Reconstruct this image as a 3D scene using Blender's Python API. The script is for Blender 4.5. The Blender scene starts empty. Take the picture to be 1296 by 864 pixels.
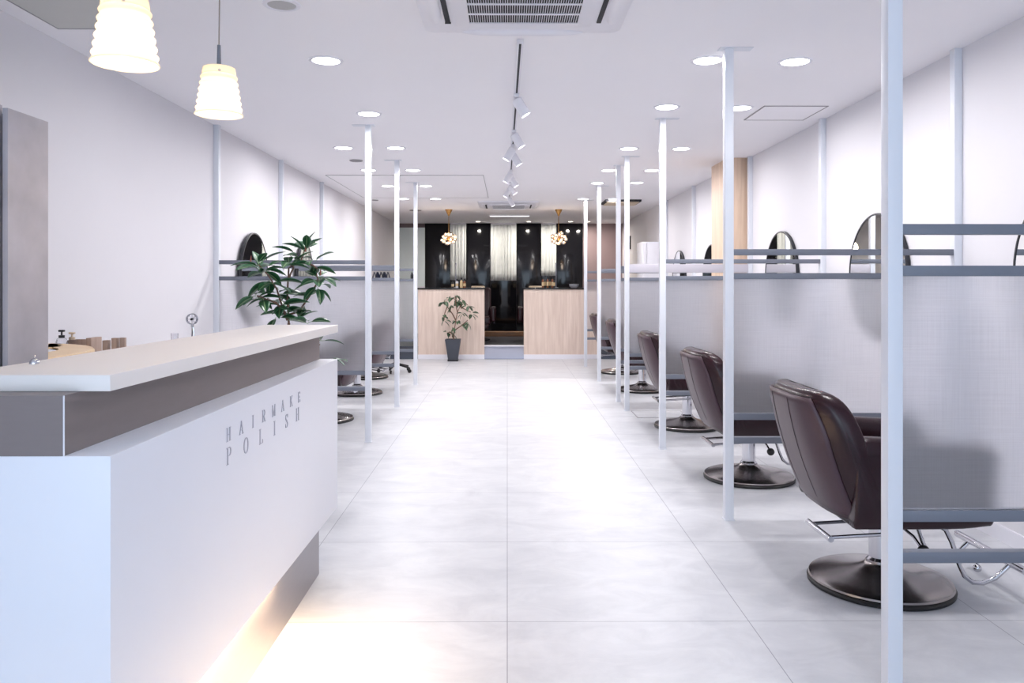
import bpy, bmesh, math, random
from mathutils import Vector, Matrix
C = bpy.context.scene.collection
PI = math.pi
random.seed(7)
F = 993.0; VX = 642.0; VY = 358.0; H = 1.26; CZ = 2.51
XR = 2.42; XL = -2.32; YB = 16.5
def X(u, y): return (u - VX) * y / F
def Z(v, y): return H + (VY - v) * y / F

# ------------------------------------------------------------------ materials
def lin(c):
    out = []
    for v in c:
        v = v / 255.0
        out.append(v / 12.92 if v <= 0.04045 else ((v + 0.055) / 1.055) ** 2.4)
    return (*out, 1.0)
def newmat(name):
    m = bpy.data.materials.new(name); m.use_nodes = True
    nt = m.node_tree; nt.nodes.clear()
    out = nt.nodes.new('ShaderNodeOutputMaterial')
    return m, nt, out
def N(nt, t, **kw):
    n = nt.nodes.new(t)
    for k, v in kw.items(): setattr(n, k, v)
    return n
def mat(name, rgb, rough=0.5, metal=0.0, var=0.05, scale=8.0, stretch=(1, 1, 1), bump=0.0, bscale=60.0, coat=0.0, spec=0.5, sheen=0.0):
    m, nt, out = newmat(name)
    b = N(nt, 'ShaderNodeBsdfPrincipled')
    tc = N(nt, 'ShaderNodeTexCoord'); mp = N(nt, 'ShaderNodeMapping'); mp.inputs['Scale'].default_value = stretch
    nt.links.new(tc.outputs['Object'], mp.inputs[0])
    no = N(nt, 'ShaderNodeTexNoise'); no.inputs['Scale'].default_value = scale; no.inputs['Detail'].default_value = 4
    nt.links.new(mp.outputs[0], no.inputs['Vector'])
    mx = N(nt, 'ShaderNodeMix', data_type='RGBA')
    c = lin(rgb)
    mx.inputs[6].default_value = tuple(x * (1 - var) for x in c[:3]) + (1,)
    mx.inputs[7].default_value = tuple(min(1, x * (1 + var)) for x in c[:3]) + (1,)
    nt.links.new(no.outputs['Fac'], mx.inputs[0]); nt.links.new(mx.outputs[2], b.inputs['Base Color'])
    b.inputs['Roughness'].default_value = rough; b.inputs['Metallic'].default_value = metal
    b.inputs['Coat Weight'].default_value = coat; b.inputs['Specular IOR Level'].default_value = spec
    b.inputs['Sheen Weight'].default_value = sheen
    if bump:
        n2 = N(nt, 'ShaderNodeTexNoise'); n2.inputs['Scale'].default_value = bscale
        nt.links.new(mp.outputs[0], n2.inputs['Vector'])
        bp = N(nt, 'ShaderNodeBump'); bp.inputs['Strength'].default_value = bump; bp.inputs['Distance'].default_value = 0.002
        nt.links.new(n2.outputs['Fac'], bp.inputs['Height']); nt.links.new(bp.outputs[0], b.inputs['Normal'])
    nt.links.new(b.outputs[0], out.inputs[0])
    return m
def emis(name, rgb, s):
    m, nt, out = newmat(name)
    e = N(nt, 'ShaderNodeEmission'); e.inputs[0].default_value = lin(rgb); e.inputs[1].default_value = s
    nt.links.new(e.outputs[0], out.inputs[0]); return m
def glass(name, rgb, rough=0.0, ior=1.45, tr=1.0):
    m, nt, out = newmat(name)
    b = N(nt, 'ShaderNodeBsdfPrincipled'); b.inputs['Base Color'].default_value = lin(rgb)
    b.inputs['Roughness'].default_value = rough; b.inputs['IOR'].default_value = ior
    b.inputs['Transmission Weight'].default_value = tr
    nt.links.new(b.outputs[0], out.inputs[0]); return m

def floor_mat():
    m, nt, out = newmat('porcelain_tile')
    b = N(nt, 'ShaderNodeBsdfPrincipled'); tc = N(nt, 'ShaderNodeTexCoord')
    mp = N(nt, 'ShaderNodeMapping'); mp.inputs['Location'].default_value = (0.0, -2.92 + 1.8 * 0, 0)
    nt.links.new(tc.outputs['Object'], mp.inputs[0])
    br = N(nt, 'ShaderNodeTexBrick', offset=0.0, squash=1.0)
    br.inputs['Scale'].default_value = 1.0; br.inputs['Brick Width'].default_value = 0.9; br.inputs['Row Height'].default_value = 0.9
    br.inputs['Mortar Size'].default_value = 0.0016; br.inputs['Mortar Smooth'].default_value = 0.1
    br.inputs['Color1'].default_value = lin((203, 204, 208)); br.inputs['Color2'].default_value = lin((208, 209, 212)); br.inputs['Mortar'].default_value = lin((140, 141, 150))
    nt.links.new(mp.outputs[0], br.inputs['Vector'])
    m2 = N(nt, 'ShaderNodeMapping'); m2.inputs['Scale'].default_value = (1.6, 2.6, 1)
    nt.links.new(tc.outputs['Object'], m2.inputs[0])
    n1 = N(nt, 'ShaderNodeTexNoise'); n1.inputs['Scale'].default_value = 2.2; n1.inputs['Detail'].default_value = 12; n1.inputs['Roughness'].default_value = 0.68
    n1.inputs['Distortion'].default_value = 0.6
    nt.links.new(m2.outputs[0], n1.inputs['Vector'])
    cr = N(nt, 'ShaderNodeValToRGB'); cr.color_ramp.elements[0].position = 0.32; cr.color_ramp.elements[0].color = (0.80, 0.805, 0.825, 1)
    cr.color_ramp.elements[1].position = 0.66; cr.color_ramp.elements[1].color = (1, 1, 1, 1)
    nt.links.new(n1.outputs['Fac'], cr.inputs[0])
    mx = N(nt, 'ShaderNodeMix', data_type='RGBA', blend_type='MULTIPLY'); mx.inputs[0].default_value = 1.0
    nt.links.new(br.outputs['Color'], mx.inputs[6]); nt.links.new(cr.outputs[0], mx.inputs[7])
    nt.links.new(mx.outputs[2], b.inputs['Base Color'])
    r = N(nt, 'ShaderNodeMapRange'); r.inputs[3].default_value = 0.33; r.inputs[4].default_value = 0.46
    nt.links.new(n1.outputs['Fac'], r.inputs[0]); nt.links.new(r.outputs[0], b.inputs['Roughness'])
    nt.links.new(b.outputs[0], out.inputs[0]); return m
def wood_mat(name, c1, c2, axis='z', rough=0.45, scale=1.0):
    m, nt, out = newmat(name)
    b = N(nt, 'ShaderNodeBsdfPrincipled'); tc = N(nt, 'ShaderNodeTexCoord'); mp = N(nt, 'ShaderNodeMapping')
    s = {'z': (14, 14, 0.9), 'x': (0.9, 14, 14), 'y': (14, 0.9, 14)}[axis]
    mp.inputs['Scale'].default_value = tuple(k * scale for k in s)
    nt.links.new(tc.outputs['Object'], mp.inputs[0])
    n = N(nt, 'ShaderNodeTexNoise'); n.inputs['Scale'].default_value = 2.2; n.inputs['Detail'].default_value = 7; n.inputs['Distortion'].default_value = 0.5
    nt.links.new(mp.outputs[0], n.inputs['Vector'])
    cr = N(nt, 'ShaderNodeValToRGB'); cr.color_ramp.elements[0].position = 0.3; cr.color_ramp.elements[0].color = lin(c1)
    cr.color_ramp.elements[1].position = 0.7; cr.color_ramp.elements[1].color = lin(c2)
    nt.links.new(n.outputs['Fac'], cr.inputs[0]); nt.links.new(cr.outputs[0], b.inputs['Base Color'])
    b.inputs['Roughness'].default_value = rough
    nt.links.new(b.outputs[0], out.inputs[0]); return m
def concrete_mat():
    return mat('concrete_look', (176, 172, 178), 0.6, var=0.3, scale=7.0, bump=0.1)
def frosted_mat():
    m, nt, out = newmat('linen_frosted_glass')
    tc = N(nt, 'ShaderNodeTexCoord')
    # linen weave: two stretched noises
    def weave(s):
        mp = N(nt, 'ShaderNodeMapping'); mp.inputs['Scale'].default_value = s
        nt.links.new(tc.outputs['Object'], mp.inputs[0])
        n = N(nt, 'ShaderNodeTexNoise'); n.inputs['Scale'].default_value = 1.0; n.inputs['Detail'].default_value = 3
        nt.links.new(mp.outputs[0], n.inputs['Vector']); return n
    a = weave((260, 1, 5)); c = weave((5, 1, 260))
    ad = N(nt, 'ShaderNodeMath', operation='ADD'); nt.links.new(a.outputs['Fac'], ad.inputs[0]); nt.links.new(c.outputs['Fac'], ad.inputs[1])
    mr = N(nt, 'ShaderNodeMapRange'); mr.inputs[1].default_value = 0.7; mr.inputs[2].default_value = 1.3; mr.inputs[3].default_value = 0.9; mr.inputs[4].default_value = 1.0
    nt.links.new(ad.outputs[0], mr.inputs[0])
    col = N(nt, 'ShaderNodeMix', data_type='RGBA', blend_type='MULTIPLY'); col.inputs[0].default_value = 1.0
    col.inputs[6].default_value = (0.98, 0.98, 0.995, 1); nt.links.new(mr.outputs[0], col.inputs[7])
    rf = N(nt, 'ShaderNodeBsdfRefraction'); rf.inputs['Roughness'].default_value = 0.30; rf.inputs['IOR'].default_value = 1.25
    nt.links.new(col.outputs[2], rf.inputs['Color'])
    df = N(nt, 'ShaderNodeBsdfTranslucent'); nt.links.new(col.outputs[2], df.inputs['Color'])
    d2 = N(nt, 'ShaderNodeBsdfDiffuse'); nt.links.new(col.outputs[2], d2.inputs['Color'])
    gl = N(nt, 'ShaderNodeBsdfGlossy'); gl.inputs['Roughness'].default_value = 0.35; gl.inputs['Color'].default_value = (0.9, 0.9, 0.95, 1)
    m1 = N(nt, 'ShaderNodeMixShader'); m1.inputs[0].default_value = 0.5
    nt.links.new(df.outputs[0], m1.inputs[1]); nt.links.new(d2.outputs[0], m1.inputs[2])
    m2 = N(nt, 'ShaderNodeMixShader'); m2.inputs[0].default_value = 0.12
    nt.links.new(rf.outputs[0], m2.inputs[1]); nt.links.new(m1.outputs[0], m2.inputs[2])
    m3 = N(nt, 'ShaderNodeMixShader'); m3.inputs[0].default_value = 0.05
    nt.links.new(m2.outputs[0], m3.inputs[1]); nt.links.new(gl.outputs[0], m3.inputs[2])
    nt.links.new(m3.outputs[0], out.inputs[0]); return m
def shade_mat():
    m, nt, out = newmat('opal_glass')
    tr = N(nt, 'ShaderNodeBsdfTranslucent'); tr.inputs[0].default_value = (1, 0.94, 0.85, 1)
    df = N(nt, 'ShaderNodeBsdfDiffuse'); df.inputs[0].default_value = (0.9, 0.87, 0.82, 1)
    g = N(nt, 'ShaderNodeBsdfGlossy'); g.inputs['Roughness'].default_value = 0.3
    a = N(nt, 'ShaderNodeMixShader'); a.inputs[0].default_value = 0.35
    nt.links.new(tr.outputs[0], a.inputs[1]); nt.links.new(df.outputs[0], a.inputs[2])
    b = N(nt, 'ShaderNodeMixShader'); b.inputs[0].default_value = 0.04
    nt.links.new(a.outputs[0], b.inputs[1]); nt.links.new(g.outputs[0], b.inputs[2])
    nt.links.new(b.outputs[0], out.inputs[0]); return m
def curtain_mat():
    m, nt, out = newmat('sheer_curtain')
    df = N(nt, 'ShaderNodeBsdfDiffuse'); tr = N(nt, 'ShaderNodeBsdfTranslucent')
    tc = N(nt, 'ShaderNodeTexCoord'); n = N(nt, 'ShaderNodeTexNoise'); n.inputs['Scale'].default_value = 9
    nt.links.new(tc.outputs['Object'], n.inputs['Vector'])
    cr = N(nt, 'ShaderNodeValToRGB'); cr.color_ramp.elements[0].color = lin((218, 222, 222)); cr.color_ramp.elements[1].color = lin((242, 244, 242))
    nt.links.new(n.outputs['Fac'], cr.inputs[0])
    nt.links.new(cr.outputs[0], df.inputs[0]); nt.links.new(cr.outputs[0], tr.inputs[0])
    a = N(nt, 'ShaderNodeMixShader'); a.inputs[0].default_value = 0.3
    nt.links.new(df.outputs[0], a.inputs[1]); nt.links.new(tr.outputs[0], a.inputs[2])
    nt.links.new(a.outputs[0], out.inputs[0]); return m
def leaf_mat(name, dark, light):
    m, nt, out = newmat(name)
    b = N(nt, 'ShaderNodeBsdfPrincipled'); tc = N(nt, 'ShaderNodeTexCoord')
    sp = N(nt, 'ShaderNodeSeparateXYZ'); nt.links.new(tc.outputs['UV'], sp.inputs[0])
    ab = N(nt, 'ShaderNodeMath', operation='SUBTRACT'); ab.inputs[1].default_value = 0.5; nt.links.new(sp.outputs[1], ab.inputs[0])
    a2 = N(nt, 'ShaderNodeMath', operation='ABSOLUTE'); nt.links.new(ab.outputs[0], a2.inputs[0])
    cr = N(nt, 'ShaderNodeValToRGB'); cr.color_ramp.elements[0].position = 0.03; cr.color_ramp.elements[0].color = lin(light)
    cr.color_ramp.elements[1].position = 0.08; cr.color_ramp.elements[1].color = lin(dark)
    e = cr.color_ramp.elements.new(0.5); e.color = lin(tuple(min(255, int(k * 1.35 + 8)) for k in dark))
    nt.links.new(a2.outputs[0], cr.inputs[0]); nt.links.new(cr.outputs[0], b.inputs['Base Color'])
    b.inputs['Roughness'].default_value = 0.3
    nt.links.new(b.outputs[0], out.inputs[0]); return m

M = dict(
    wall=mat('white_wallpaper', (220, 218, 222), 0.75, var=0.015, scale=3, bump=0.05, bscale=200),
    ceil=mat('white_ceiling', (243, 241, 244), 0.8, var=0.01, scale=2),
    floor=floor_mat(),
    white=mat('white_laminate', (226, 227, 234), 0.35, var=0.01),
    post=mat('white_powder_coat', (220, 223, 230), 0.35, var=0.01),
    rail=mat('grey_satin_metal', (112, 116, 127), 0.45, metal=0.15, var=0.02),
    railbox=mat('pale_rail_cover', (196, 192, 200), 0.4, var=0.02),
    frost=frosted_mat(),
    grey_lam=mat('grey_brushed_laminate', (126, 116, 115), 0.4, metal=0.25, var=0.06, scale=14, stretch=(1, 1, 6)),
    steel=mat('steel_plinth', (150, 146, 150), 0.32, metal=0.75, var=0.05, scale=10, stretch=(1, 1, 8)),
    top=mat('ivory_worktop', (232, 226, 222), 0.4, var=0.01),
    letter=mat('silver_lettering', (176, 176, 188), 0.45, metal=0.1, var=0.02),
    leather=mat('burgundy_leather', (38, 13, 21), 0.25, var=0.15, scale=5, bump=0.12, bscale=220, spec=0.4),
    leather_back=mat('leather_back_sheen', (70, 50, 58), 0.36, var=0.06, scale=5, bump=0.08, bscale=220, spec=0.45),  # lighter mauve leather for the outer back, sheen of the lights put into the colour
    seam=mat('dark_seam', (48, 34, 42), 0.6),
    chrome=mat('chrome', (205, 205, 210), 0.12, metal=1.0, var=0.02),
    darkchrome=mat('worn_chrome', (158, 152, 150), 0.22, metal=1.0, var=0.12, scale=6, bump=0.05, bscale=40),
    rubber=mat('black_rubber', (22, 22, 24), 0.5),
    black=mat('black_plastic', (24, 24, 28), 0.35),
    mirror=mat('mirror_glass', (236, 238, 238), 0.015, metal=1.0, var=0.0),
    mframe=mat('black_mirror_frame', (26, 28, 36), 0.35),
    oak=wood_mat('pale_oak', (203, 182, 168), (222, 204, 191), 'z', 0.5),
    oak_warm=wood_mat('warm_pale_oak', (206, 178, 154), (226, 201, 178), 'z', 0.5),
    honey=wood_mat('honey_wood', (226, 192, 144), (238, 210, 168), 'x', 0.4, 0.8),
    block=wood_mat('walnut_block', (160, 136, 122), (186, 164, 150), 'z', 0.5, 1.5),
    conc=concrete_mat(),
    concedge=mat('grey_edge', (120, 114, 114), 0.5),
    acw=mat('white_plastic', (228, 227, 233), 0.4, var=0.01),
    dark=mat('dark_recess', (34, 34, 40), 0.7),
    bglass=mat('black_gloss_panel', (14, 14, 18), 0.09, var=0.1, spec=0.4),
    greenglass=mat('pale_green_glass', (226, 236, 236), 0.3, var=0.04, scale=2),
    brownwall=mat('mauve_brown_wall', (134, 116, 118), 0.7, var=0.03, scale=2),
    darkfloor=mat('dark_floor_tile', (60, 62, 70), 0.3, var=0.1),
    riser=mat('grey_step_riser', (168, 170, 184), 0.5, var=0.04),
    wood_dk=wood_mat('brown_wood', (126, 92, 64), (158, 120, 88), 'x', 0.4),
    brass=mat('brass', (200, 152, 92), 0.25, metal=1.0),
    globe=glass('clear_globe_glass', (255, 248, 240), 0.02, 1.25),
    clear=glass('clear_plastic', (245, 245, 248), 0.05, 1.3),
    bulb=emis('warm_bulb', (255, 226, 186), 9),
    gbulb=emis('chandelier_bulb', (255, 214, 176), 6),
    disc=emis('downlight_diffuser', (250, 248, 255), 9),
    wdisc=emis('warm_downlight_diffuser', (255, 236, 214), 9),
    lens=emis('spotlight_lens', (250, 250, 255), 6),
    tubel=emis('linear_lamp', (235, 232, 236), 1.0),
    shade=shade_mat(),
    curtain=curtain_mat(),
    leaf=leaf_mat('rubber_leaf', (34, 72, 44), (128, 160, 112)),
    leaf2=leaf_mat('small_leaf', (44, 66, 46), (130, 150, 110)),
    stem=mat('brown_stem', (112, 84, 70), 0.7, var=0.2, scale=30),
    sprout=mat('red_sprout', (168, 92, 78), 0.5),
    potgrey=mat('slate_pot', (60, 64, 74), 0.6, var=0.05),
    soil=mat('soil', (60, 48, 40), 0.9, var=0.3, scale=60),
    speaker=mat('grey_speaker_mesh', (178, 178, 178), 0.6, var=0.1, scale=300),
    hatchg=mat('grey_hatch_panel', (196, 196, 192), 0.6, var=0.02),
    line=mat('grey_seam_line', (150, 148, 150), 0.6),
    beige=mat('beige_vent_plate', (206, 188, 164), 0.6),
    label=mat('gold_label', (206, 182, 140), 0.4),
    navy=mat('navy_plastic', (28, 34, 54), 0.3, var=0.3, scale=40),
    cord=mat('taupe_cord', (150, 136, 128), 0.6),
    led=emis('under_counter_led', (255, 196, 130), 14),
    pinkcup=mat('amber_bottle', (120, 72, 48), 0.25),
)

# ------------------------------------------------------------------ mesh builder
class MB:
    def __init__(s): s.bm = bmesh.new()
    def _bev(s, geom, w, seg=2):
        vs = [g for g in geom if isinstance(g, bmesh.types.BMVert)]
        es = list({e for v in vs for e in v.link_edges})
        bmesh.ops.bevel(s.bm, geom=es, offset=w, segments=seg, affect='EDGES', profile=0.6)
    def box(s, a, b, bev=0.0, mtx=None, seg=2):
        r = bmesh.ops.create_cube(s.bm, size=1.0)
        for v in r['verts']:
            v.co = Vector([(a[i] + b[i]) / 2 + v.co[i] * (b[i] - a[i]) for i in range(3)])
            if mtx: v.co = mtx @ v.co
        if bev: s._bev(r['verts'], bev, seg)
        return s
    def tube(s, pts, r, n=12, caps=True):
        pts = [Vector(p) for p in pts]; rings = []
        rr = r if isinstance(r, (list, tuple)) else [r] * len(pts)
        up = None
        for i, p in enumerate(pts):
            t = (pts[min(i + 1, len(pts) - 1)] - pts[max(i - 1, 0)]).normalized()
            if up is None:
                up = Vector((0, 0, 1)) if abs(t.z) < 0.9 else Vector((1, 0, 0))
            a = t.cross(up).normalized(); b = a.cross(t).normalized(); up = b
            rings.append([s.bm.verts.new(p + (a * math.cos(k * 2 * PI / n) + b * math.sin(k * 2 * PI / n)) * rr[i]) for k in range(n)])
        for i in range(len(rings) - 1):
            for k in range(n):
                s.bm.faces.new((rings[i][k], rings[i][(k + 1) % n], rings[i + 1][(k + 1) % n], rings[i + 1][k]))
        if caps:
            s.bm.faces.new(rings[0][::-1]); s.bm.faces.new(rings[-1])
        return s
    def lathe(s, prof, c=(0, 0, 0), n=48, mtx=None, caps=True):
        rings = []
        for (r, z) in prof:
            ring = []
            for k in range(n):
                a = k * 2 * PI / n
                v = Vector((c[0] + r * math.cos(a), c[1] + r * math.sin(a), c[2] + z))
                if mtx: v = mtx @ v
                ring.append(s.bm.verts.new(v))
            rings.append(ring)
        for i in range(len(rings) - 1):
            for k in range(n):
                s.bm.faces.new((rings[i][k], rings[i][(k + 1) % n], rings[i + 1][(k + 1) % n], rings[i + 1][k]))
        if caps:
            s.bm.faces.new(rings[0][::-1]); s.bm.faces.new(rings[-1])
        return s
    def loft(s, rings, caps=True, closed=True):
        R = [[s.bm.verts.new(Vector(p)) for p in r] for r in rings]; n = len(R[0])
        for i in range(len(R) - 1):
            for k in range(n if closed else n - 1):
                s.bm.faces.new((R[i][k], R[i][(k + 1) % n], R[i + 1][(k + 1) % n], R[i + 1][k]))
        if caps:
            s.bm.faces.new(R[0][::-1]); s.bm.faces.new(R[-1])
        return s
    def prism(s, poly, f):       # poly 2D list, f(p, t) -> 3D for t = 0 / 1
        a = [s.bm.verts.new(Vector(f(p, 0))) for p in poly]; b = [s.bm.verts.new(Vector(f(p, 1))) for p in poly]
        n = len(poly)
        s.bm.faces.new(a[::-1]); s.bm.faces.new(b)
        for k in range(n): s.bm.faces.new((a[k], a[(k + 1) % n], b[(k + 1) % n], b[k]))
        return s
    def sphere(s, c, r, n=16, sc=(1, 1, 1)):
        q = bmesh.ops.create_uvsphere(s.bm, u_segments=n, v_segments=max(6, n // 2), radius=1.0)
        for v in q['verts']: v.co = Vector((c[0] + v.co.x * r * sc[0], c[1] + v.co.y * r * sc[1], c[2] + v.co.z * r * sc[2]))
        return s
    def build(s, name, m, parent=None, ang=35, sub=0):
        bmesh.ops.recalc_face_normals(s.bm, faces=s.bm.faces)
        me = bpy.data.meshes.new(name); s.bm.to_mesh(me); s.bm.free()
        me.materials.append(m)
        for p in me.polygons: p.use_smooth = True
        me.set_sharp_from_angle(angle=math.radians(ang))
        o = bpy.data.objects.new(name, me); C.objects.link(o)
        if parent: o.parent = parent
        if sub:
            md = o.modifiers.new('Subdivision', 'SUBSURF'); md.levels = sub; md.render_levels = sub
        return o
def tag(o, label=None, cat=None, group=None, kind=None):
    if label: o['label'] = label
    if cat: o['category'] = cat
    if group: o['group'] = group
    if kind: o['kind'] = kind
    return o
def thing(name, loc, label, cat, group=None, rz=0.0):
    o = bpy.data.objects.new(name, None); C.objects.link(o); o.empty_display_size = 0.1
    o.location = loc; o.rotation_euler = (0, 0, rz)
    return tag(o, label, cat, group)
def struct(o, label=None):
    o['kind'] = 'structure'
    if label: o['label'] = label
    return o
def kids(o): return [c for c in bpy.data.objects if c.parent == o]
def copy_tree(o, parent=None):
    c = o.copy(); C.objects.link(c); c.parent = parent
    for ch in kids(o): copy_tree(ch, c)
    return c
def sbox(name, a, b, m, label=None, bev=0.0):
    return struct(MB().box(a, b, bev).build(name, m), label)

# ------------------------------------------------------------------ the room
Y0 = -2.6
sbox('floor', (XL - 0.1, Y0, -0.1), (XR + 0.1, 13.0, 0.0), M['floor'], 'pale grey porcelain tile floor of the salon')
sbox('ceiling', (XL - 0.1, Y0, CZ), (XR + 0.1, YB + 0.1, CZ + 0.1), M['ceil'], 'smooth white ceiling of the salon')
sbox('wall_left', (XL - 0.1, Y0, 0), (XL, YB + 0.1, CZ), M['wall'], 'white side wall behind the reception counter')
sbox('wall_right', (XR, Y0, 0), (XR + 0.1, YB + 0.1, CZ), M['wall'], 'white side wall with round mirrors')
sbox('wall_back', (XL, YB, 0), (XR, YB + 0.1, CZ), M['brownwall'], 'mauve brown end wall of the shampoo room')
sbox('baseboard_right', (XR - 0.012, Y0, 0), (XR, 13.0, 0.075), M['acw'], 'white baseboard along the right wall')
sbox('baseboard_left', (XL, 3.75, 0), (XL + 0.012, 13.0, 0.075), M['acw'], 'white baseboard along the left wall')
# raised shampoo room
sbox('floor', (XL, 13.12, -0.1), (XR, YB, 0.205), M['darkfloor'], 'dark raised floor of the shampoo room')
sbox('trim_1', (X(613, 13.0), 13.06, 0.0), (X(663, 13.0), 13.12, 0.205), M['riser'], 'grey step riser between the oak half walls')
sbox('trim_2', (X(613, 13.0), 13.03, 0.205), (X(663, 13.0), 13.16, 0.222), M['acw'], 'white nosing on the step edge')
# front wall behind the camera: shop window opening
sbox('wall_front', (XL, Y0, 0), (XR, Y0 + 0.1, 0.12), M['wall'])
sbox('wall_front', (XL, Y0, 2.35), (XR, Y0 + 0.1, CZ), M['wall'])
# half walls
def half_wall(x0, x1, label):
    o = thing('half_wall', ((x0 + x1) / 2, 13.0, 0), label, 'counter')
    xm = (x0 + x1) / 2
    MB().box((x0 - xm, 0.012, 0.075), (x1 - xm, 0.12, 1.155)).build('panel', M['oak'], o)
    MB().box((x0 - xm - 0.0, 0.0, 0.0), (x1 - xm + 0.0, 0.11, 0.075)).build('baseboard', M['acw'], o)
    MB().box((x0 - xm - 0.02, -0.01, 1.155), (x1 - xm + 0.02, 0.33, 1.178), 0.003).build('worktop', M['bglass'], o)
    return o
half_wall(X(529, 13), X(613, 13), 'pale oak half wall behind the small potted plant')
half_wall(X(663, 13), X(757, 13), 'pale oak half wall right of the dark doorway, no plant')
# end wall glazing: black glossy panels, curtains
yb = YB - 0.02
def blackp(u0, u1, lab):
    o = MB().box((X(u0, yb), yb - 0.03, 0.21), (X(u1, yb), yb + 0.018, CZ - 0.002), 0.004).build('wall_panel', M['bglass'])
    tag(o, lab, 'wall panel', None)
us = [538, 570, 590, 621, 653.5, 685, 704, 737.5]
labs = ['glossy black wall panel at the far left, beside the pale green door', 'glossy black wall panel behind the leftmost curtain',
        'glossy black wall panel between the narrow left curtain and the wide middle curtain', 'glossy black wall panel behind the wide middle curtain',
        'glossy black wall panel between the wide middle curtain and the right curtain', 'glossy black wall panel behind the narrow right curtain',
        'glossy black wall panel at the far right, behind the right chandelier']
for i in range(7): blackp(us[i] + 0.05, us[i + 1] - 0.05, labs[i])
def curtain(u0, u1, v1, lab):
    y = YB - 0.12; x0, x1 = X(u0, y), X(u1, y); zb = Z(v1, y); zt = CZ - 0.03
    o = thing('sheer_curtain', ((x0 + x1) / 2, y, zb), lab, 'curtain')
    n = int((x1 - x0) / 0.006); rings = []
    for j in range(9):
        t = j / 8; z = (zt - zb) * t; row = []
        for i in range(n + 1):
            s = i / n
            row.append(((s - 0.5) * (x1 - x0), 0.009 * math.sin(s * (x1 - x0) * 95 + 0.6 * math.sin(t * 3 + s * 9)) + 0.006 * math.sin(s * 61), z))
        rings.append(row)
    f = MB().loft(rings, caps=False, closed=False).build('fabric', M['curtain'], o, ang=80)
    sd = f.modifiers.new('Solidify', 'SOLIDIFY'); sd.thickness = 0.002
    MB().box((-(x1 - x0) / 2, -0.02, zt - zb), ((x1 - x0) / 2, 0.02, zt - zb + 0.028)).build('curtain_rail', M['acw'], o)
curtain(570, 590, 354, 'narrow sheer white curtain behind the left chandelier')
curtain(621, 653.5, 355, 'wide sheer white curtain in the middle of the dark wall')
curtain(685, 704, 349, 'narrow sheer white curtain right of the middle, above the bottles')
# pale green door end-left
d = MB().box((XL + 0.01, yb - 0.06, 0.206), (X(538, yb), yb + 0.015, 2.42), 0.004).build('door_1', M['greenglass']); struct(d, 'pale green frosted door at the far left end')
MB().box((XL + 0.01, yb - 0.075, 1.16), (X(538, yb), yb - 0.06, 1.19)).build('door_rail', M['acw'], d)
MB().box((X(512, yb), yb - 0.1, 1.0), (X(512, yb) + 0.02, yb - 0.06, 1.35), 0.004).build('door_handle', M['chrome'], d)
# wood clad column on the right wall
c = MB().box((2.2, 7.82, 0), (XR, 8.44, CZ), 0.002).build('column', M['oak_warm']); struct(c, 'pale oak clad column on the right wall')

# ------------------------------------------------------------------ partition screens
PR = [2.40, 4.18, 5.96, 7.74, 8.33, 10.08, 11.82]
PLs = [6.23, 8.0, 9.75]
LR = ['partition screen nearest the camera on the right, in front of the first burgundy chair',
      'right partition screen between the first and second burgundy chairs',
      'right partition screen between the second and third burgundy chairs',
      'right partition screen just in front of the oak column, with a deep pale top rail',
      'right partition screen just behind the oak column',
      'second farthest partition screen on the right',
      'farthest partition screen on the right, next to the oak half wall']
LL = ['nearest partition screen on the left, behind the rubber plant', 'middle partition screen on the left, black clips lying on its rail', 'farthest partition screen on the left, a small stool behind it']
def partition(x0, x1, y, sgn, label, big=False):
    s = 0.023
    o = thing('partition_screen', (x0, y, 0), label, 'partition', 'partition screens along the right wall' if sgn > 0 else 'partition screens along the left wall')
    L = abs(x1 - x0)
    MB().box((-s, -s, 0.006), (s, s, CZ - 0.004), 0.0025).build('post', M['post'], o)
    MB().box((-s - 0.004, -s - 0.004, 0.0), (s + 0.004, s + 0.004, 0.006)).build('foot_plate', M['post'], o)
    a, b = sorted((sgn * -0.05, sgn * 0.125))
    MB().box((a, -0.035, CZ - 0.004), (b, 0.035, CZ)).build('ceiling_plate', M['post'], o)
    a, b = sorted((sgn * (L - 0.042), sgn * L))
    MB().box((a, -s, 0), (b, s, CZ), 0.002).build('wall_post', M['post'], o)
    a, b = sorted((sgn * s, sgn * (L - 0.042)))
    for i, (z0, z1) in enumerate(((1.408, 1.440), (1.281, 1.313), (0.532, 0.566), (0.406, 0.440))):
        if big and i == 0: z0, z1 = 1.362, 1.445
        MB().box((a, -0.017, z0), (b, 0.017, z1), 0.0015).build('rail', M['railbox'] if big and i == 0 else M['rail'], o)
    MB().box((a, -0.003, 0.566), (b, 0.003, 1.281)).build('frosted_panel', M['frost'], o)
    return o
for i, y in enumerate(PR): partition(1.18, XR, y, 1, LR[i], big=(i == 3))
xl = [X(466.5, PLs[0]), X(502.5, PLs[1]), X(526, PLs[2])]
for i, y in enumerate(PLs): partition(xl[i], XL, y, -1, LL[i])

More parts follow.
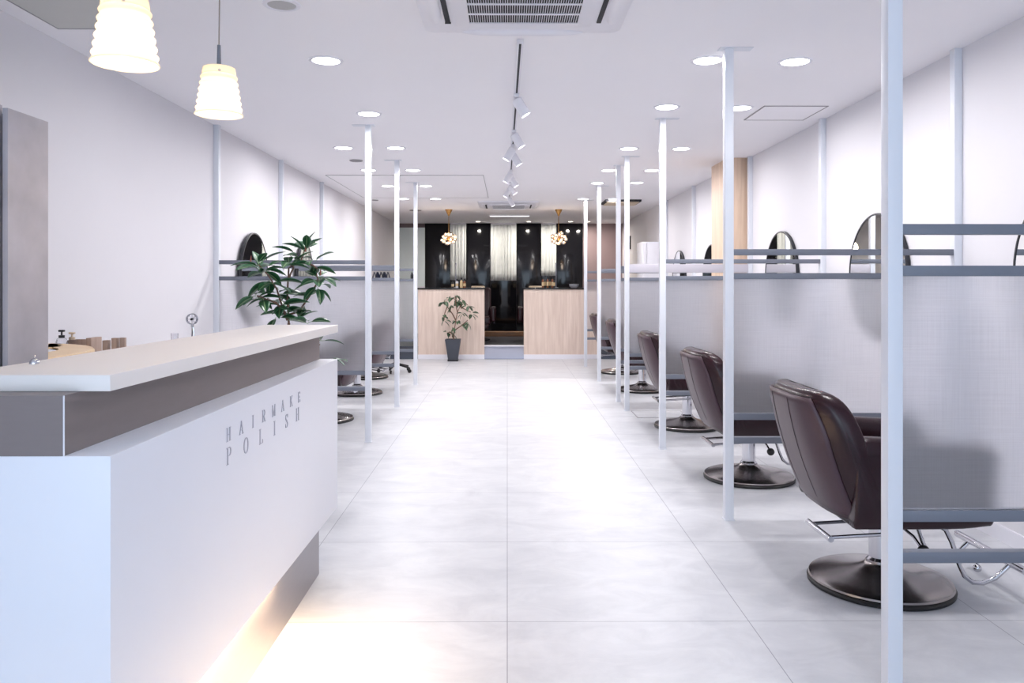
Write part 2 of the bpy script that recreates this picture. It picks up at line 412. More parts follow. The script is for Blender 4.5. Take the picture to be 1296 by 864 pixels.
# ------------------------------------------------------------------ styling chairs (front faces +x)
def sup(t, n):                                   # superellipse coordinate
    c, s_ = math.cos(t), math.sin(t)
    return math.copysign(abs(c) ** (2 / n), c), math.copysign(abs(s_) ** (2 / n), s_)
def make_chair(label, group):
    o = thing('styling_chair', (0, 0, 0), label, 'chair', group)
    # base
    b = MB().lathe([(0.262, 0.014), (0.276, 0.017), (0.281, 0.024), (0.277, 0.031), (0.262, 0.037), (0.22, 0.045), (0.16, 0.056), (0.11, 0.067), (0.08, 0.077), (0.062, 0.088), (0.056, 0.096)], n=72).build('base', M['darkchrome'], o)
    MB().lathe([(0.268, 0.0), (0.284, 0.002), (0.286, 0.013), (0.279, 0.0185), (0.262, 0.019)], n=72).build('rubber_ring', M['rubber'], b)
    MB().lathe([(0.05, 0.09), (0.052, 0.105), (0.045, 0.112), (0.0415, 0.116), (0.0415, 0.285), (0.03, 0.287)], n=36).build('column', M['chrome'], o)
    MB().box((-0.12, -0.10, 0.283), (0.14, 0.10, 0.309), 0.006).build('seat_plate', M['rubber'], o)
    # seat
    MB().box((-0.225, -0.245, 0.309), (0.272, 0.245, 0.40), 0.018, seg=3).build('seat_frame', M['leather'], o)
    sb = MB().box((-0.22, -0.233, 0.40), (0.285, 0.233, 0.475), 0.028, seg=4).build('seat', M['leather'], o, ang=60)
    # arms: lofted along x with rounded section
    for sy in (-1, 1):
        rings = []
        P = [(-0.235, 0.0, 0.62, 0.05), (-0.225, 0.004, 0.66, 0.052), (-0.19, 0.006, 0.672, 0.054), (-0.1, 0.006, 0.665, 0.055), (0.05, 0.006, 0.655, 0.055), (0.2, 0.006, 0.646, 0.055), (0.272, 0.006, 0.64, 0.054), (0.295, 0.003, 0.628, 0.050), (0.302, 0.0, 0.60, 0.04)]
        for (px, dw, zt, hw) in P:
            ring = []
            for k in range(28):
                cx, cz = sup(k * 2 * PI / 28 + 0.001, 3.6)
                zb = 0.312 + (0.012 if abs(px) > 0.27 else 0)
                z = (zt + zb) / 2 + cz * (zt - zb) / 2
                fx = px + (0.022 * (z - 0.31) / 0.33 if px > 0.15 else 0)
                hwz = hw * (0.86 + 0.16 * max(0, cz))
                ring.append((fx, sy * 0.262 + cx * hwz, z))
            rings.append(ring)
        MB().loft(rings).build('armrest', M['leather'], o, ang=60, sub=1)
    # backrest: crescent plan lofted up a leaning line
    def ring(t, grow=0.0, x_in=0.0):
        z = 0.325 + 0.505 * t
        xc = -0.205 - 0.15 * t ** 0.9 - 0.012 * math.sin(t * PI)
        w = 0.312
        if t > 0.55: w = 0.312 - 0.06 * ((t - 0.55) / 0.45) ** 2.6
        if t < 0.08: w -= 0.03 * (1 - t / 0.08)
        th = 0.052 + 0.006 * math.sin(t * PI) + 0.012 * t
        if t < 0.06: th *= 0.75 + 0.25 * t / 0.06
        return z, xc, w, th
    TS = [0, 0.02, 0.06, 0.14, 0.26, 0.38, 0.5, 0.6, 0.7, 0.8, 0.88, 0.94, 0.975, 0.99, 1.0]
    rings = []
    for t in TS:
        z, xc, w, th = ring(t)
        k1 = 1.0
        if t > 0.9: k1 = max(0.2, math.sqrt(max(0.0, 1 - ((t - 0.9) / 0.101) ** 2)))
        rg = []
        for k in range(44):
            cy, cx = sup(k * 2 * PI / 44 + 0.001, 4)
            yy = cy * (w - (1 - k1) * 0.05)
            wrap = 0.095 * abs(yy / 0.312) ** 3.2
            rg.append((xc + cx * th * k1 + wrap, yy, z + 0.012 * math.cos(yy / 0.312 * PI / 2) * (t > 0.9)))
        rings.append(rg)
    bk = MB().loft(rings).build('backrest', M['leather'], o, ang=70, sub=1)
    # outer back cover sheet, following the backrest
    rows = []
    for t in [0.03, 0.08, 0.16, 0.28, 0.4, 0.52, 0.64, 0.75, 0.84, 0.9, 0.945]:
        z, xc, w, th = ring(t); row = []
        for k in range(25):
            s = -1 + 2 * k / 24
            yy = s * (w - 0.05)
            wrap = 0.095 * abs(yy / 0.312) ** 3.2
            e = 1 - abs(s) ** 8
            row.append((xc - th * (1 - 0.16 * abs(s) ** 6) - 0.004 * e + wrap, yy, z + 0.010 * math.cos(yy / 0.312 * PI / 2) * (t > 0.9)))
        rows.append(row)
    cv = MB().loft(rows, caps=False, closed=False).build('back_cover', M['leather_back'], o, ang=70)
    sd = cv.modifiers.new('Solidify', 'SOLIDIFY'); sd.thickness = 0.008; sd.offset = 0
    for ys in (-0.085, 0.085):
        pts = []
        for t in [0.04, 0.16, 0.28, 0.4, 0.52, 0.64, 0.75, 0.84, 0.93]:
            z, xc, w, th = ring(t); y2 = ys * (1.12 if ys > 0 else 1.0)
            pts.append((xc - th - 0.0085 + 0.095 * abs(y2 / 0.312) ** 3.2, y2, z))
        MB().tube(pts, 0.0016, 6).build('seam', M['seam'], cv)
    # foot rest
    for sy in (-0.14, 0.14):
        fr = MB().tube([(0.10, sy, 0.297), (0.16, sy, 0.294), (0.20, sy, 0.27), (0.225, sy, 0.22), (0.255, sy, 0.13), (0.275, sy, 0.085), (0.31, sy, 0.058), (0.35, sy, 0.055), (0.40, sy, 0.075), (0.455, sy, 0.125)], 0.0095, 12).build('footrest_tube', M['chrome'], o, ang=50)
    MB().tube([(0.463, -0.235, 0.135), (0.463, 0.235, 0.135)], 0.0155, 18).build('foot_bar', M['chrome'], fr)
    MB().tube([(0.40, -0.02, 0.135), (0.40, -0.02, 0.08)], 0.006, 10).sphere((0.40, -0.02, 0.072), 0.017).tube([(0.40, -0.02, 0.133), (0.463, -0.02, 0.135)], 0.007, 10).build('foot_knob', M['chrome'], fr)
    # rear handle
    g = MB().tube([(-0.02, -0.03, 0.278), (-0.30, -0.03, 0.262)], 0.007, 10).tube([(-0.02, -0.21, 0.278), (-0.30, -0.21, 0.262)], 0.007, 10)
    g.tube([(-0.30, 0.0, 0.262), (-0.30, -0.235, 0.262)], 0.012, 14).build('rear_handle', M['chrome'], o)
    lv = MB().tube([(0.03, -0.06, 0.285), (0.04, -0.2, 0.262), (0.045, -0.25, 0.235)], 0.006, 10).build('lever', M['chrome'], o)
    MB().sphere((0.047, -0.262, 0.226), 0.023).build('lever_knob', M['rubber'], lv)
    return o
CL = ['burgundy leather styling chair nearest the camera, right side', 'burgundy styling chair second from the camera, right side',
      'burgundy styling chair third from the camera, right side', 'burgundy styling chair fourth from the camera, behind the oak column',
      'burgundy styling chair farthest from the camera, right side',
      'left styling chair nearest the camera, only its round base showing past the counter', 'middle styling chair on the left, behind the nearest left screen', 'farthest styling chair on the left side']
spots = [(1.56, 3.28, 0.0), (1.56, 5.06, 0.03), (1.575, 6.86, 0.02), (1.58, 9.18, 0.0), (1.585, 11.0, 0.05), (-1.70, 7.22, PI), (-1.71, 8.95, PI - 0.1), (-1.87, 10.45, PI + 0.1)]
ch0 = make_chair(CL[0], 'burgundy styling chairs at the stations')
for i, (x, y, r) in enumerate(spots):
    c = ch0 if i == 0 else copy_tree(ch0)
    c.location = (x, y, 0); c.rotation_euler = (0, 0, r); c['label'] = CL[i]
# stool with casters
o = thing('rolling_stool', (-1.58, 11.1, 0), 'black rolling stool on casters behind the farthest left screen', 'stool')
MB().lathe([(0.02, 0.47), (0.16, 0.47), (0.175, 0.485), (0.175, 0.525), (0.16, 0.54), (0.02, 0.545)], n=40).build('seat', M['black'], o)
MB().lathe([(0.024, 0.10), (0.024, 0.3), (0.014, 0.3), (0.014, 0.47)], n=20).build('column', M['rubber'], o)
for k in range(5):
    a = k * 2 * PI / 5 - 0.45
    lg = MB().tube([(0.02 * math.cos(a), 0.02 * math.sin(a), 0.12), (0.23 * math.cos(a), 0.23 * math.sin(a), 0.07)], [0.018, 0.012], 10).build('leg', M['black'], o)
    MB().lathe([(0.018, -0.012), (0.026, -0.010), (0.026, 0.010), (0.018, 0.012)], n=20, mtx=Matrix.Translation((0.235 * math.cos(a), 0.235 * math.sin(a), 0.027)) @ Matrix.Rotation(a + PI / 2, 4, 'Z') @ Matrix.Rotation(PI / 2, 4, 'Y')).build('caster', M['rubber'], lg)

# ------------------------------------------------------------------ round wall mirrors
def mirror(y, side, label, yaw=0.0):
    x = XR - 0.004 if side > 0 else XL + 0.022
    o = thing('round_mirror', (x, y, 1.315), label, 'mirror', 'round black-framed mirrors on the side walls', rz=0 if side > 0 else PI + yaw)
    R = Matrix.Rotation(-PI / 2, 4, 'Y')
    MB().lathe([(0.383, 0.0), (0.398, 0.0), (0.398, 0.024), (0.394, 0.026), (0.386, 0.025), (0.383, 0.0)], n=96, mtx=R, caps=False).build('frame', M['mframe'], o)
    MB().lathe([(0.002, 0.002), (0.384, 0.002), (0.387, 0.022), (0.002, 0.022)], n=96, mtx=R).build('glass', M['mirror'], o)
for y, s, l in [(3.30, 1, 'round mirror on the right wall cut by the picture edge'), (5.08, 1, 'largest fully visible round mirror on the right wall, behind the nearest post'),
                (6.87, 1, 'round mirror on the right wall between the oak column and the nearest post'), (9.2, 1, 'round mirror half hidden by the oak column'),
                (10.95, 1, 'smallest round mirror, farthest along the right wall'),
                (7.1, -1, 'larger round mirror on the left wall, left of the rubber plant'), (8.88, -1, 'smaller round mirror on the left wall, behind the rubber plant leaves')]:
    mirror(y, s, l, 0.0 if s > 0 else (0.018 if y < 8 else 0.042))

# ------------------------------------------------------------------ reception counter
y0, y1 = 1.514, 3.45
o = thing('reception_counter', (-0.75, y0, 0), 'long white reception counter with grey band and silver lettering', 'counter')
T = Matrix.Rotation(-math.radians(0.0), 4, 'Z')
def quad_prism(xa0, xa1, xb0, xb1, ya, yb_, z0, z1, bev=0.0):
    # a = near edge (xa0..xa1 at ya), b = far edge
    m_ = MB(); vs = []
    for z in (z0, z1):
        for (x, y) in ((xa0, ya), (xa1, ya), (xb1, yb_), (xb0, yb_)):
            vs.append(m_.bm.verts.new((x + 0.75, y - y0, z)))
    for f in ((3, 2, 1, 0), (4, 5, 6, 7), (0, 1, 5, 4), (1, 2, 6, 5), (2, 3, 7, 6), (3, 0, 4, 7)):
        m_.bm.faces.new([vs[k] for k in f])
    if bev: m_._bev(vs, bev, 2)
    return m_
body = quad_prism(-1.08, -0.763, -1.06, -0.745, y0, y1, 0.277, 0.927, 0.002).build('body', M['white'], o)
quad_prism(-1.08, -0.853, -1.06, -0.823, y0, y1 - 0.004, 0.927, 1.0435).build('band', M['grey_lam'], o)
quad_prism(-0.8535, -0.8515, -0.8535, -0.8515, y0 - 0.0015, y0 + 0.001, 0.927, 1.0435).build('edge_strip', M['white'], o)
quad_prism(-1.118, -0.793, -1.066, -0.743, 1.572, 3.452, 1.0435, 1.0765, 0.002).build('top', M['top'], o)
quad_prism(-1.06, -0.816, -1.06, -0.816, 1.58, 3.405, 0.0, 0.277).build('plinth', M['steel'], o)
led = MB().box((-0.800 + 0.75, 1.3 - y0 + 0.24, 0.268), (-0.785 + 0.75, 2.75 - y0, 0.277)).build('led_strip', M['led'], o)
# serif lettering; each glyph in a unit box, strokes as (x0,y0,x1,y1,width) plus curves
def glyph(ch):
    t, n = 0.16, 0.055       # thick, thin
    R = []
    def st(x0, y0_, x1, y1_, w): R.append(('s', x0, y0_, x1, y1_, w))
    def serif(x, y, w=0.3): R.append(('s', x - w / 2, y, x + w / 2, y, 0.03))
    if ch == 'H':
        st(0.2, 0, 0.2, 1, t); st(0.8, 0, 0.8, 1, t); st(0.2, 0.5, 0.8, 0.5, 0.035)
        for x in (0.2, 0.8):
            for y in (0.015, 0.985): serif(x, y, 0.34)
    elif ch == 'I':
        st(0.5, 0, 0.5, 1, t); serif(0.5, 0.015, 0.36); serif(0.5, 0.985, 0.36)
    elif ch == 'A':
        st(0.5, 1, 0.12, 0, n); st(0.48, 1, 0.85, 0, t); st(0.24, 0.33, 0.72, 0.33, 0.03); serif(0.12, 0.015, 0.26); serif(0.85, 0.015, 0.32)
    elif ch == 'L':
        st(0.28, 0, 0.28, 1, t); serif(0.28, 0.985, 0.36); st(0.1, 0.015, 0.85, 0.015, 0.03); st(0.84, 0, 0.84, 0.25, n)
    elif ch == 'E':
        st(0.26, 0, 0.26, 1, t); st(0.1, 0.985, 0.82, 0.985, 0.03); st(0.1, 0.015, 0.86, 0.015, 0.03); st(0.26, 0.5, 0.66, 0.5, 0.03)
        st(0.81, 0.8, 0.81, 1, n); st(0.85, 0, 0.85, 0.22, n); st(0.65, 0.4, 0.65, 0.6, n)
    elif ch == 'K':
        st(0.22, 0, 0.22, 1, t); serif(0.22, 0.015, 0.34); serif(0.22, 0.985, 0.34); st(0.82, 0.98, 0.24, 0.42, n); st(0.42, 0.6, 0.86, 0.0, t); serif(0.82, 0.985, 0.26); serif(0.86, 0.015, 0.3)
    elif ch == 'M':
        st(0.12, 0, 0.12, 1, n); st(0.12, 1, 0.5, 0.05, t); st(0.5, 0.05, 0.88, 1, n); st(0.88, 0, 0.88, 1, t); serif(0.12, 0.015, 0.24); serif(0.88, 0.015, 0.3); serif(0.1, 0.985, 0.2); serif(0.9, 0.985, 0.2)
    elif ch in 'PR':
        st(0.24, 0, 0.24, 1, t); serif(0.24, 0.015, 0.36); serif(0.15, 0.985, 0.2)
        pts = [(0.24, 0.985)] + [(0.5 + 0.3 * math.cos(a), 0.745 + 0.24 * math.sin(a)) for a in [PI / 2 - k * PI / 10 for k in range(11)]] + [(0.24, 0.505)]
        ws = [0.03] + [0.03 + 0.13 * max(0, math.cos(PI / 2 - k * PI / 10)) for k in range(11)] + [0.03]
        R.append(('c', pts, ws))
        if ch == 'R': st(0.5, 0.5, 0.84, 0.0, t); serif(0.88, 0.015, 0.2)
    elif ch == 'O':
        pts = [(0.5 + 0.38 * math.cos(a), 0.5 + 0.485 * math.sin(a)) for a in [k * PI / 14 for k in range(29)]]
        ws = [0.03 + 0.13 * abs(math.cos(k * PI / 14)) ** 1.5 for k in range(29)]
        R.append(('c', pts, ws))
    elif ch == 'S':
        pts = [(0.76, 0.74), (0.74, 0.86), (0.62, 0.96), (0.46, 0.98), (0.3, 0.91), (0.24, 0.77), (0.32, 0.62), (0.5, 0.51), (0.68, 0.4), (0.77, 0.25), (0.69, 0.09), (0.52, 0.02), (0.36, 0.05), (0.25, 0.15), (0.22, 0.29)]
        ws = [0.03, 0.03, 0.03, 0.04, 0.07, 0.1, 0.14, 0.16, 0.14, 0.1, 0.06, 0.04, 0.03, 0.03, 0.03]
        R.append(('c', pts, ws)); st(0.76, 0.72, 0.76, 0.97, n); st(0.22, 0.03, 0.22, 0.3, n)
    return R
def xface(y): return -0.763 + (y - y0) / (y1 - y0) * 0.018
def lettering(word, ys, z0, z1, wd):
    def P(y, z, t): return (xface(y) + 0.75 + 0.0004 + t * 0.0016, y - y0, z)
    for ch, yc in zip(word, ys):
        m_ = MB()
        for g in glyph(ch):
            if g[0] == 's':
                _, a0, b0, a1, b1, w = g
                p0 = Vector((yc + (a0 - 0.5) * wd, z0 + b0 * (z1 - z0))); p1 = Vector((yc + (a1 - 0.5) * wd, z0 + b1 * (z1 - z0)))
                dv = (p1 - p0).normalized(); nn = Vector((-dv.y, dv.x)) * (w * wd * 0.5 if abs(dv.y) > 0.5 else w * (z1 - z0) * 0.55)
                poly = [p0 + nn, p0 - nn, p1 - nn, p1 + nn]
                m_.prism([(q.x, q.y) for q in poly], lambda p, t: P(p[0], p[1], t))
            else:
                pts = [Vector((yc + (a - 0.5) * wd, z0 + b * (z1 - z0))) for a, b in g[1]]
                for i in range(len(pts) - 1):
                    dv = (pts[i + 1] - pts[i]).normalized(); nn = Vector((-dv.y, dv.x))
                    w0, w1 = g[2][i] * wd * 0.5, g[2][i + 1] * wd * 0.5
                    poly = [pts[i] + nn * w0, pts[i] - nn * w0, pts[i + 1] - nn * w1, pts[i + 1] + nn * w1]
                    m_.prism([(q.x, q.y) for q in poly], lambda p, t: P(p[0], p[1], t))
        m_.build('letter', M['letter'], o)
lettering('HAIRMAKE', [2.134 + 0.0995 * k for k in range(8)], 0.831, 0.868, 0.034)
lettering('POLISH', [2.138 + 0.1345 * k for k in range(6)], 0.768, 0.814, 0.042)

# ------------------------------------------------------------------ back desk with its objects
o = thing('side_desk', (-1.86, 3.2, 0), 'low white side desk against the left wall behind the counter', 'desk')
MB().box((-0.252, -0.55, 0.875), (0.46, 0.62, 0.90), 0.002).build('desk_top', M['white'], o)
for sx in (-0.22, 0.44): MB().box((sx - 0.012, -0.52, 0), (sx + 0.012, 0.6, 0.875)).build('side_panel', M['white'], o)
def rrect(hx, hy, r, n=8):
    pts = []
    for (cx, cy, a0) in ((hx - r, hy - r, 0), (-hx + r, hy - r, PI / 2), (-hx + r, -hy + r, PI), (hx - r, -hy + r, 1.5 * PI)):
        for k in range(n + 1):
            a = a0 + k * PI / 2 / n; pts.append((cx + r * math.cos(a), cy + r * math.sin(a)))
    return pts
# round-cornered wooden tray
tx, ty = -1.90, 3.1
o = thing('wooden_tray', (tx, ty, 0.90), 'honey coloured wooden tray with a rounded end behind the counter', 'tray')
def outline(g):
    P = [(-2.10 + g, 2.68 + g), (-1.90, 2.68 + g), (-1.70 - g, 2.68 + g), (-1.70 - g, 2.95), (-1.702 - g, 3.12), (-1.712 - g, 3.22), (-1.745 - g * .9, 3.33 - g * .3), (-1.80 - g * .8, 3.42 - g * .5), (-1.87 - g * .6, 3.50 - g * .8), (-1.95 - g * .4, 3.56 - g), (-2.03, 3.60 - g), (-2.10 + g, 3.62 - g)]
    return [(a - tx, b - ty) for a, b in P]
MB().loft([[(*p, z) for p in outline(g)] for g, z in ((0, 0), (0, 0.080), (0.003, 0.083), (0.14, 0.083), (0.14, 0.07))]).build('tray_body', M['honey'], o)
MB().loft([[(*p, z) for p in outline(0.143)] for z in (0.0705, 0.078)]).build('liner', M['acw'], o)
# wood blocks
bl = [(110.5, 116.5, 427.5, 0.10, 'tallest wooden display block, next to the rounded tray'), (131, 137, 430.5, 0.034, 'second wooden display block from the tray'),
      (142.3, 149, 427.5, 0.028, 'third wooden display block from the tray'), (152.8, 159, 427, 0.02, 'wooden display block farthest from the tray')]
for i, (u0, u1, v, dep, lab) in enumerate(bl):
    y = 3.645 + 0.012 * i; x0, x1 = X(u0, y), X(u1, y); h = Z(v, y) - 0.90
    q = MB().box((-(x1 - x0) / 2, 0, 0), ((x1 - x0) / 2, dep, h), 0.001).build('wooden_block', M['block']); q.location = ((x0 + x1) / 2, y, 0.90)
    tag(q, lab, 'block', 'wooden display blocks behind the counter')
q = MB().box((-0.045, 0, 0), (0.045, 0.02, 0.095), 0.001).build('wooden_block', M['block']); q.location = (X(102, 3.70), 3.70, 0.90)
tag(q, 'wide low wooden display block just behind the rounded tray', 'block', 'wooden display blocks behind the counter')
def pump(x, y, h, bm_, hm, label, name='pump_bottle', z=0.90):
    o = thing(name, (x, y, z), label, 'bottle')
    MB().lathe([(0.018, 0), (0.024, 0.003), (0.024, h * 0.62), (0.02, h * 0.70), (0.012, h * 0.74)], n=24).build('bottle_body', bm_, o)
    p = MB().lathe([(0.0135, h * 0.73), (0.0135, h * 0.82), (0.004, h * 0.83), (0.004, h * 0.93)], n=18).build('pump', hm, o)
    MB().box((-0.013, -0.008, h * 0.93), (0.013, 0.008, h), 0.003).build('nozzle', hm, p)
pump(X(80, 3.69), 3.69, Z(417, 3.69) - 0.90, M['clear'], M['black'], 'small clear pump bottle with a black pump, behind the tray')
pump(X(93, 3.69), 3.69, Z(420, 3.69) - 0.90, M['clear'], M['beige'], 'small clear pump bottle with a pale beige pump, behind the tray')
# desk fan
fy = 3.6; fx = X(244.5, fy); fz = Z(403.5, fy)
o = thing('desk_fan', (fx, fy, 0.90), 'small silver desk fan on a forked stand, above the counter edge', 'fan')
R = Matrix.Translation((0, 0, fz - 0.90)) @ Matrix.Rotation(PI / 2, 4, 'X')
def torus(mb, Rr, r, mtx, n=40, k=10):
    rings = []
    for i in range(n + 1):
        a = i * 2 * PI / n
        rings.append([mtx @ Vector(((Rr + r * math.cos(b)) * math.cos(a), (Rr + r * math.cos(b)) * math.sin(a), r * math.sin(b))) for b in [j * 2 * PI / k for j in range(k)]])
    return mb.loft(rings, caps=False)
mb = MB(); torus(mb, 0.0235, 0.0028, R); torus(mb, 0.0235, 0.002, R @ Matrix.Translation((0, 0, 0.012)))
for k in range(8):
    a = k * PI / 4; mb.tube([R @ Vector((0.004 * math.cos(a), 0.004 * math.sin(a), 0.006)), R @ Vector((0.0235 * math.cos(a), 0.0235 * math.sin(a), 0.004))], 0.0009, 6)
mb.build('cage', M['chrome'], o)
MB().lathe([(0.001, -0.006), (0.0055, -0.004), (0.0055, 0.012), (0.001, 0.014)], n=16, mtx=R).build('hub', M['black'], o)
mb = MB()
for k in range(4):
    a = k * PI / 2 + 0.3
    mb.prism([(0.004, -0.003), (0.019, -0.007), (0.021, 0.005), (0.004, 0.004)], lambda p, t, a=a: R @ Vector((p[0] * math.cos(a) - p[1] * math.sin(a), p[0] * math.sin(a) + p[1] * math.cos(a), 0.004 + 0.001 * t + p[1] * 0.3)))
mb.build('blades', M['clear'], o)
zf = fz - 0.90
MB().tube([(0, 0, zf - 0.024), (0, 0, zf - 0.036)], 0.007, 12).tube([(0, 0, zf - 0.034), (-0.003, 0, zf - 0.09), (-0.012, -0.01, 0.004)], 0.0035, 8).tube([(0.002, 0, zf - 0.034), (0.010, 0, zf - 0.09), (0.02, -0.01, 0.004)], 0.0035, 8).box((-0.03, -0.03, 0), (0.035, 0.02, 0.006), 0.002).build('stand', M['chrome'], o)
cy = 3.6
q = MB().lathe([(0.010, 0), (0.013, 0.002), (0.016, 0.13), (0.0145, 0.13), (0.0115, 0.006), (0.002, 0.006)], n=24).build('clear_tumbler', M['clear']); q.location = (X(222, cy), cy, 0.90)
tag(q, 'small clear tumbler standing left of the desk fan', 'cup')
# chrome bell beside cabinet
q = MB().lathe([(0.001, 0.0), (0.03, 0.0), (0.03, 0.006), (0.026, 0.02), (0.016, 0.032), (0.004, 0.036), (0.004, 0.045), (0.007, 0.05), (0.001, 0.055)], n=28).build('counter_bell', M['chrome']); q.location = (-1.075, 1.79, 1.0765); q.scale = (0.35, 0.35, 0.35)
tag(q, 'tiny chrome bell on the counter top, in front of the grey cabinet', 'bell')
# grey cabinet with sliding doors
yc = 2.1
o = thing('sliding_cabinet', (-1.6, yc, 0), 'tall concrete grey sliding-door cabinet behind the counter at the left edge', 'cabinet')
MB().box((-0.14, 1.55 - yc, 0.0), (0.07, 2.45 - yc, Z(150, 2.45)), 0.001).build('cabinet_body', M['dark'], o)
def door(xd, u0, u1, v1):
    ya, yb_ = -xd * F / (VX - u0), -xd * F / (VX - u1)
    MB().box((xd - 0.008 + 1.6, ya - yc, 0.02), (xd + 0.008 + 1.6, yb_ - yc, Z(v1, yb_)), 0.001).build('door', M['conc'], o)
door(-1.478, 9, 60, 155)
door(-1.505, -280, 2, 134)
# side counter hides desk front end: desk stands in front of cabinet

# ------------------------------------------------------------------ pendants
def pendant(u, vb, vt, x, label):
    y = x * F / (u - VX); zb = Z(vb, y); k = y / F
    o = thing('pendant_lamp', (x, y, zb), label, 'pendant lamp', 'opal glass pendants above the counter')
    R0, R1, h = 0.0725, 0.050, 0.150
    prof = []
    for i in range(61):
        t = i / 60
        r = R0 + (R1 - R0) * t ** 0.9
        if t < 0.86: r += 0.003 * math.cos(t * 2 * PI * 7.5)
        prof.append((r, h * t))
    prof += [(R1 - 0.006, h + 0.003), (0.012, h + 0.004)]
    s = MB().lathe(prof, n=72, caps=False).build('lamp_shade', M['shade'], o, ang=60)
    sd = s.modifiers.new('Solidify', 'SOLIDIFY'); sd.thickness = 0.003; sd.offset = -1
    for k in range(3):
        a = k * 2 * PI / 3 - 1.2
        MB().sphere((0.053 * math.cos(a), 0.053 * math.sin(a), h - 0.018), 0.0045, 10).build('screw', M['chrome'], s)
    MB().sphere((0, 0, 0.075), 0.024, 20, (1, 1, 1.25)).build('bulb', M['bulb'], o)
    MB().lathe([(0.014, 0.105), (0.014, 0.15), (0.007, 0.156), (0.0055, 0.225), (0.001, 0.227)], n=20).build('stem', M['rail'], o)
    zc = CZ - zb
    MB().tube([(0, 0, 0.22), (0.002, 0, 0.4), (-0.001, 0, zc - 0.02)], 0.0022, 8).build('cord', M['cord'], o)
    MB().lathe([(0.001, zc), (0.04, zc), (0.04, zc - 0.018), (0.006, zc - 0.025)], n=32).build('ceiling_rose', M['acw'], o)
    L = bpy.data.lights.new('pendant_bulb', 'POINT'); L.energy = 1.7; L.color = (1, 0.78, 0.5); L.shadow_soft_size = 0.028
    lo = bpy.data.objects.new('pendant_bulb_light', L); C.objects.link(lo); lo.parent = o; lo.location = (0, 0, 0.03)
pendant(160, 82, 0, -0.885, 'opal glass pendant lamp nearest the camera, cut by the top edge')
pendant(278, 146, 84, -0.93, 'opal glass pendant lamp hanging whole, with grey stem and cord')

# ------------------------------------------------------------------ ceiling fixtures
def downlight(u, v, label, warm=False, r=0.075, power=7.2):
    y = (CZ - 0.006 - H) * F / (VY - v); x = X(u, y)
    o = thing('recessed_downlight', (x, y, CZ), label, 'downlight', 'warm downlights at the far end' if warm else 'recessed downlights in the ceiling')
    MB().lathe([(r, -0.002), (r + 0.003, -0.006), (r + 0.018, -0.0055), (r + 0.021, 0.0), (r, 0.0)], n=48, caps=False).build('trim_ring', M['acw'], o)
    MB().lathe([(0.001, -0.0035), (r, -0.0035), (r, -0.001), (0.001, -0.001)], n=48).build('diffuser', M['wdisc'] if warm else M['disc'], o)
    L = bpy.data.lights.new('downlight', 'AREA'); L.shape = 'DISK'; L.size = r * 1.9; L.energy = power
    L.color = (1, 0.92, 0.82) if warm else (1.0, 0.975, 0.985); L.spread = math.radians(175)
    lo = bpy.data.objects.new('downlight_lamp', L); C.objects.link(lo); lo.parent = o; lo.location = (0, 0, -0.006)
ordn = ['first', 'second', 'third', 'fourth', 'fifth', 'sixth']
rows = {'left inner row': [(413, 78), (467, 145), (501, 188), (522.8, 216), (539, 236), (551, 252)],
        'left outer row': [(435, 188), (466.6, 216), (491, 236), (511, 252)],
        'right inner row': [(896, 77), (844, 136), (796, 188.5), (770.5, 216), (756, 232), (738, 252)],
        'right outer row': [(1007, 78.5), (937, 137), (862.6, 188.5), (825, 216), (806, 231.5), (777, 252)]}
for rn, L_ in rows.items():
    for i, (u, v) in enumerate(L_):
        downlight(u, v, 'round white ceiling downlight, %s from the camera in the %s' % (ordn[i], rn), power=5.2 if rn == 'right outer row' else 6.8)
for i, (u, v) in enumerate([(605, 280.5), (669, 280.5), (722, 280.5), (744, 280.5)]):
    downlight(u, v, ['leftmost', 'second from left', 'third from left', 'rightmost'][i] + ' of the small warm downlights above the black panels', True, 0.045, 9.0)
for yy in (2.95,):  # added unseen downlights, continuing both right rows to brighten the nearest chair
    for xx in (1.14, 1.64):
        v_ = VY - (CZ - 0.006 - H) * F / yy; u_ = VX + xx * F / yy
        o = downlight(u_, v_, 'added unseen downlight overhead near the camera, out of view', power=5.2)
# ceiling speaker
y = 1.25 * F / (VY - 6); o = thing('ceiling_speaker', (X(357, y), y, CZ), 'round grey ceiling speaker near the top edge', 'speaker')
MB().lathe([(0.062, -0.004), (0.066, -0.008), (0.082, -0.006), (0.085, 0.0)], n=48, caps=False).build('speaker_rim', M['acw'], o)
MB().lathe([(0.001, -0.009), (0.045, -0.008), (0.064, -0.004), (0.064, -0.001)], n=48).build('grille', M['speaker'], o)
# hatches
def hatch(x0, x1, ya, yb_, m, label, w=0.006):
    o = thing('ceiling_hatch', ((x0 + x1) / 2, (ya + yb_) / 2, CZ), label, 'ceiling hatch')
    hx, hy = (x1 - x0) / 2, (yb_ - ya) / 2
    MB().box((-hx, -hy, -0.003), (hx, hy, 0.0)).build('hatch_panel', m, o)
    MB().box((-hx - w, -hy - w, -0.005), (hx + w, -hy, 0)).box((-hx - w, hy, -0.005), (hx + w, hy + w, 0)).box((-hx - w, -hy, -0.005), (-hx, hy, 0)).box((hx, -hy, -0.005), (hx + w, hy, 0)).build('hatch_frame', M['line'], o)
hatch(1.82, 2.26, 5.53, 5.99, M['ceil'], 'square white ceiling hatch near the right wall', 0.008)
hatch(-2.2, -1.78, 3.3, 3.86, M['hatchg'], 'grey ceiling hatch in the top left corner')
hatch(-2.1, -0.28, 9.1, 11.5, M['ceil'], 'large seamed ceiling panel above the left aisle')
